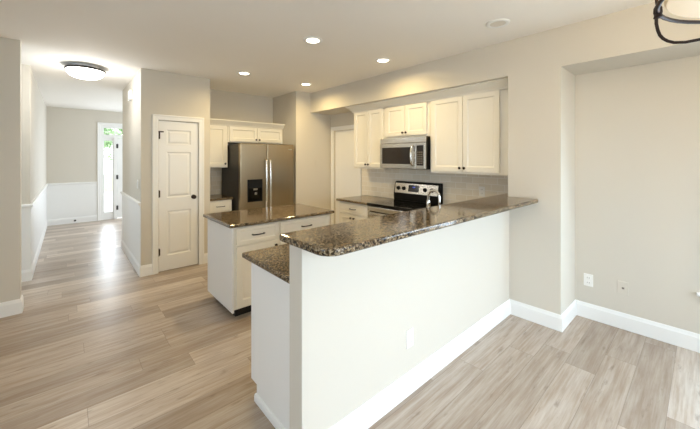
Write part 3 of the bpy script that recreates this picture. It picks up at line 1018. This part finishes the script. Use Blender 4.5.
hl = thing('flush_mount_light', 'round white glass dome light on the hall ceiling', 'ceiling light', (0.175, 5.22, H - 0.13))
m4 = Matrix.Translation((0.175, 5.22, H))
obj('canopy', lathe(bm_new(), [(0.13, -0.0005), (0.13, -0.03), (0.12, -0.034), (0, -0.034)], m4, 32), 'trim', hl, smooth=True)
obj('rim', lathe(bm_new(), [(0.175, -0.034), (0.199, -0.036), (0.203, -0.050), (0.196, -0.060), (0.176, -0.058)], m4, 48), 'nickel', hl, smooth=True, label='dark metal rim')
obj('glass_dome', lathe(bm_new(), [(0.174, -0.036), (0.190, -0.061), (0.184, -0.090), (0.163, -0.120), (0.125, -0.142), (0.07, -0.156), (0, -0.160)], m4, 48), 'dome', hl, smooth=True, label='glowing white glass dome')
pl = bpy.data.lights.new('hall_dome_glow', 'POINT')
pl.energy = 13.0
pl.shadow_soft_size = 0.12
pl.color = (1.0, 0.975, 0.94)
po = bpy.data.objects.new('hall_dome_glow', pl)
COL.objects.link(po)
po.parent = hl
po.location = (0.0, 0.0, -0.17)

# chandelier over the dining area
cx_, cy_, cz = 1.712, -0.247, 2.098
ch = thing('chandelier', 'dark bronze chandelier with curved arms at the upper right', 'chandelier', (cx_, cy_, 1.95))
R = 0.37
ring = [(cx_ + R * math.cos(2 * PI * i / 48), cy_ + R * math.sin(2 * PI * i / 48), cz) for i in range(48)]
obj('hoop', tube(bm_new(), ring, 0.0075, 10, closed=True), 'bronze', ch, smooth=True)
for k in range(3):
    a0 = math.radians(88.2 + 120 * k)
    dx, dy = math.cos(a0), math.sin(a0)
    prof = [(1.0, 0.012), (1.012, -0.02), (1.012, -0.042), (1.0, -0.07), (0.985, -0.09), (0.96, -0.106), (0.925, -0.119), (0.88, -0.129), (0.80, -0.136), (0.70, -0.136), (0.60, -0.130), (0.45, -0.115), (0.3, -0.098), (0.15, -0.088), (0.0, -0.085)]
    pts = [(cx_ + dx * R * q, cy_ + dy * R * q, cz + z) for q, z in prof]
    obj('arm', tube(bm_new(), pts, 0.0055, 10), 'bronze', ch, smooth=True)
    kx, ky = cx_ + dx * R * 1.0, cy_ + dy * R * 1.0
    obj('collar', lathe(bm_new(), [(0.006, -0.022), (0.014, -0.020), (0.011, -0.010), (0.014, 0.0), (0.013, 0.018), (0.007, 0.03), (0, 0.032)], Matrix.Translation((kx, ky, cz)), 14), 'bronze', ch, smooth=True)
    pts = [(cx_ + dx * R * q, cy_ + dy * R * q, cz + z) for q, z in ((1.0, 0.02), (1.01, 0.05), (1.0, 0.10), (0.93, 0.16), (0.78, 0.22), (0.58, 0.27), (0.35, 0.31), (0.02, 0.34))]
    obj('arm', tube(bm_new(), pts, 0.0055, 10), 'bronze', ch, smooth=True)
obj('glass_bowl', lathe(bm_new(), [(0, 0.004), (0.2, 0.004), (0.345, 0.006), (0.352, 0.02), (0.345, 0.06), (0.31, 0.11), (0.22, 0.155), (0.10, 0.18), (0.03, 0.185)], Matrix.Translation((cx_, cy_, cz)), 48), 'bowl', ch, smooth=True, label='glowing cream glass shade')
obj('finial', lathe(bm_new(), [(0, -0.125), (0.012, -0.115), (0.016, -0.10), (0.012, -0.085), (0.004, -0.078)], Matrix.Translation((cx_, cy_, cz)), 16), 'bronze', ch, smooth=True)
obj('stem', tube(bm_new(), [(cx_, cy_, cz + 0.18), (cx_, cy_, H - 0.02)], 0.007, 10), 'bronze', ch, smooth=True)
obj('canopy', lathe(bm_new(), [(0.012, -0.05), (0.05, -0.03), (0.065, -0.008), (0.065, -0.0005)], Matrix.Translation((cx_, cy_, H)), 28), 'bronze', ch, smooth=True)
cl = bpy.data.lights.new('chandelier_glow', 'POINT')
cl.energy = 28
cl.color = (1.0, 0.75, 0.40)
cl.shadow_soft_size = 0.08
co = bpy.data.objects.new('chandelier_glow', cl)
COL.objects.link(co)
co.parent = ch
co.location = (0, 0, 0.42)

# ------------------------------------------------------------------ plates on the walls
def plate(name, label, cat, o, r, n, kind, mat='plate', group=None):
    m4 = frame(o, r, n)
    t = thing(name, label, cat, o, group)
    obj('cover_plate', lbox(bm_new(), m4, -0.036, 0.036, -0.058, 0.058, 0.0005, 0.006), mat, t, bevel=0.002)
    if kind == 'outlet':
        for s_ in (-1, 1):
            rc = obj('receptacle', lbox(bm_new(), m4, -0.017, 0.017, s_ * 0.023 - 0.014, s_ * 0.023 + 0.014, 0.0062, 0.0085), mat, t, bevel=0.003)
            bm = bm_new()
            lbox(bm, m4, -0.009, -0.006, s_ * 0.023 - 0.006, s_ * 0.023 + 0.006, 0.0086, 0.009)
            lbox(bm, m4, 0.006, 0.009, s_ * 0.023 - 0.006, s_ * 0.023 + 0.006, 0.0086, 0.009)
            obj('slots', bm, 'grey_mark', rc)
    elif kind == 'switch':
        obj('rocker', lbox(bm_new(), m4, -0.016, 0.016, -0.032, 0.032, 0.0062, 0.010), mat, t, bevel=0.002)
    elif kind == 'jack':
        obj('jack', lbox(bm_new(), m4, -0.008, 0.008, -0.008, 0.008, 0.0062, 0.009), 'grey_mark', t)
    return t
plate('wall_outlet', 'bright white outlet low on the alcove wall near the column', 'outlet', (XB, 0.743, 0.364), (0, -1, 0), nR, 'outlet')
plate('wall_jack_plate', 'almond jack plate right of the white outlet on the alcove wall', 'outlet', (XB, 0.489, 0.364), (0, -1, 0), nR, 'jack', 'plate_dim')
plate('wall_outlet', 'white outlet on the dining face of the bar half wall', 'outlet', (1.668, YP0, 0.355), (1, 0, 0), nF, 'outlet')
plate('light_switch', 'beige switch plate on the wall between refrigerator and white door', 'switch', (3.393, 4.717, 1.457), (1, 0, 0), nF, 'switch', 'plate_dim')
plate('light_switch', 'white switch plate on the hall wall above the chair rail', 'switch', (0.711, 5.07, 1.18), (0, -1, 0), nR, 'switch')
plate('wall_outlet', 'outlet set in the tile backsplash right of the range', 'outlet', (XB - 0.008, 1.78, 1.13), (0, -1, 0), nR, 'outlet', 'plate')

dc = thing('door_chime', 'small white chime box high on the right hall wall', 'chime', (0.70, 5.62, 2.38))
obj('housing', bx(0.672, 0.7105, 5.53, 5.71, 2.38, 2.52), 'plate', dc, bevel=0.008, segs=3)

st_ = thing('door_stop', 'small dark door stop on the far foyer baseboard', 'door stop', (0.14, Y_F - 0.05, 0.05))
obj('rod', tube(bm_new(), [(0.14, Y_F - 0.0165, 0.07), (0.14, Y_F - 0.075, 0.07)], 0.009, 10), 'nickel', st_, smooth=True)
obj('bumper', lathe(bm_new(), [(0.020, 0), (0.022, 0.008), (0.018, 0.02), (0, 0.022)], frame((0.14, Y_F - 0.072, 0.07), (1, 0, 0), nF), 14), 'rubber', st_, smooth=True, label='black rubber tip')

# ------------------------------------------------------------------ garden behind the sidelight
def tree(label, x, y, h, cr, n):
    t = thing('garden_tree', label, 'tree', (x, y, -0.12))
    obj('trunk', tube(bm_new(), [(x, y, -0.14), (x + 0.05, y, h * 0.3), (x, y + 0.05, h * 0.7)], [0.10, 0.08, 0.04], 10), 'bark', t, smooth=True)
    bm = bm_new()
    for i in range(n):
        d = Vector((random.gauss(0, 1), random.gauss(0, 1), random.gauss(0, 1))).normalized() * cr * random.uniform(0.35, 1.0)
        c0 = Vector((x, y, h * 0.68)) + Vector((d.x, d.y, d.z * 1.15))
        e1 = Vector((random.gauss(0, 1), random.gauss(0, 1), random.gauss(0, 1))).normalized()
        e2 = e1.orthogonal().normalized()
        s_ = random.uniform(0.06, 0.13)
        bm.faces.new([bm.verts.new(c0 + e1 * s_ * a_ + e2 * s_ * 0.55 * b_) for a_, b_ in ((-1, 0), (0, -1), (1, 0), (0, 1))])
    obj('foliage', bm, 'leaf', t)
tree('leafy green tree seen through the sidelight of the front door', 1.5, 15.5, 3.6, 1.0, 1200)
